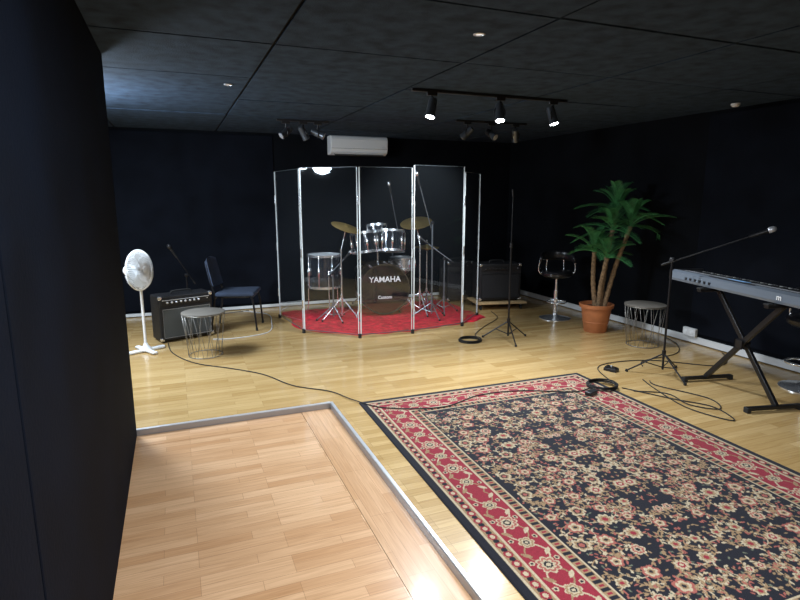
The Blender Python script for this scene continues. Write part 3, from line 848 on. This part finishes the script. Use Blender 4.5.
# ------------------------------------------------------------------ air conditioner
E = empty("air_conditioner", (2.565, YB, 2.315))
prof = [(0, -.13), (-.12, -.13), (-.19, -.10), (-.215, -.04), (-.215, .08), (-.20, .12), (-.17, .135), (0, .135)]
V = [(x, y, z) for x in (-.43, .43) for (y, z) in prof]; n = len(prof)
F = [[k, (k+1) % n, n+(k+1) % n, n+k] for k in range(n)]+[list(range(n))[::-1], [n+k for k in range(n)]]
o = mesh_obj("housing", V, F, E, M_white)
bv = o.modifiers.new("bev", 'BEVEL'); bv.width = .012; bv.segments = 3
box("outlet_slot", (0, -.160, -.122), (.74, .085, .012), E, M_black, rot=(.42, 0, 0))
box("louvre_flap", (0, -.178, -.118), (.74, .07, .006), E, M_white, rot=(-.55, 0, 0))
box("front_seam", (0, -.2155, -.045), (.84, .003, .003), E, M_black)
multibox("intake_slats", [((0, -.16+.02*k, .1355), (.78, .006, .004)) for k in range(7)], E, M_black)
box("indicator_display", (.36, -.216, -.07+.05), (.05, .004, .015), E, M_alu)

# ------------------------------------------------------------------ track lights
def light(name, typ, loc, energy, col=(.84, .92, 1), target=None, par=None, **kw):
    l = bpy.data.lights.new(name, typ); l.energy = energy; l.color = col
    for k, v in kw.items(): setattr(l, k, v)
    o = bpy.data.objects.new(name, l); COL.objects.link(o); o.location = loc
    if target is not None: o.rotation_euler = (Vector(target)-Vector(loc)).to_track_quat('-Z', 'Y').to_euler()
    if par: o.parent = par
    return o

M_lamp = mat("lamp_body_grey", (.10, .11, .125), .3, .6)
def track(name, origin, x0, x1, heads, rz=0.0):
    T = empty(name, (origin[0], origin[1], H-.004), rz)
    box("rail", ((x0+x1)/2, 0, -.012), (x1-x0, .035, .022), T, M_black, .003)
    for k, (x, d, on, en) in enumerate(heads):
        d = Vector(d).normalized()
        box("adapter_%d" % k, (x, 0, -.035), (.09, .034, .028), T, M_black, .004)
        rod("stem_%d" % k, (x, 0, -.04), (x, 0, -.10), .009, T, M_black)
        c = Vector((x, 0, -.145))
        ring("yoke_%d" % k, c, .048, .005, T, M_blackm, d=(d.cross(Vector((0, 0, 1))).cross(Vector((0, 0, 1)))) if d.cross(Vector((0, 0, 1))).length > .01 else (0, 1, 0), a0=0, a1=2*pi)
        lathe("lamp_body_%d" % k, [(.012, -.085), (.030, -.080), (.037, -.06), (.040, .055), (.044, .06), (.044, .075), (.036, .075), (.034, .060)], T, M_lamp, c, d, 24)
        lathe("bulb_%d" % k, [(.036, .070), (.034, .078), (.002, .084)], T, M_glow if on else M_alu, c, d, 20)
        if on:
            light("%s_spot_%d" % (name, k), 'SPOT', c+d*.10, en, target=c+d*2, par=T, spot_size=math.radians(105), spot_blend=.9, shadow_soft_size=.09)
track("track_light", (0, 4.33), 1.85, 3.38, [(2.03, (-.25, -.10, -1), True, 180), (2.68, (-.1, -.30, -1), True, 140), (3.23, (.2, -.25, -1), True, 175)])
track("track_light", (0, 5.86), 3.05, 4.0, [(3.2, (-.5, .55, -.6), False, 0), (3.52, (.3, -.7, -.5), False, 0), (3.85, (.4, .5, -.7), False, 0)])
track("track_light", (0, 6.55), 1.15, 1.75, [(1.25, (-.8, -.2, -.6), False, 0), (1.45, (.5, .3, -.8), True, 80), (1.62, (.8, -.2, -.35), False, 0)])
for k, (x, y) in enumerate(((1.59, 2.80), (.466, 4.73))):
    E = empty("ceiling_downlight", (x, y, H-.003))
    lathe("trim_ring", [(.032, 0), (.032, -.006), (.024, -.009), (.022, -.002)], E, M_alu); lathe("lens", [(.022, -.001), (.019, -.004)], E, M_glow2)
E = empty("smoke_detector", (XR-.25, 3.9, H-.003)); lathe("body", [(.04, 0), (.04, -.015), (.025, -.03), (.01, -.032)], E, M_white)

# general room lighting (ceiling fixtures behind the viewer / left bay), plus an added drum fill
light("ceiling_panel_lamp", 'AREA', (1.2, .9, H-.06), 125, (.90, .95, 1), (1.2, .9, 0), shape='RECTANGLE', size=2.0, size_y=1.2)
light("bay_lamp", 'AREA', (-1.1, 5.6, H-.25), 110, (.78, .89, 1), (.3, 5.6, .0), shape='DISK', size=.9)
light("bay_up_lamp", 'POINT', (-.85, 5.2, H-.38), 75, (.70, .85, 1), shadow_soft_size=.15)
light("drum_fill", 'SPOT', (2.7, 4.9, H-.10), 240, (.86, .93, 1), (2.55, 6.8, .4), spot_size=math.radians(75), spot_blend=.7, shadow_soft_size=.10)  # added spot to brighten the drums; no fixture hangs here

w = bpy.data.worlds.new("world"); scene.world = w; w.use_nodes = True
w.node_tree.nodes["Background"].inputs[0].default_value = (.5, .6, .8, 1); w.node_tree.nodes["Background"].inputs[1].default_value = .02
scene.view_settings.view_transform = 'Standard'
# ------------------------------------------------------------------ camera
cd = bpy.data.cameras.new("camera"); cam = bpy.data.objects.new("camera", cd); COL.objects.link(cam)
cd.sensor_width = 36; cd.lens = 24.975; cam.location = (0, 0, 1.6)
cam.rotation_euler = (math.radians(90-10.61), 0, math.radians(-22.0)); cd.clip_start = .02
scene.camera = cam
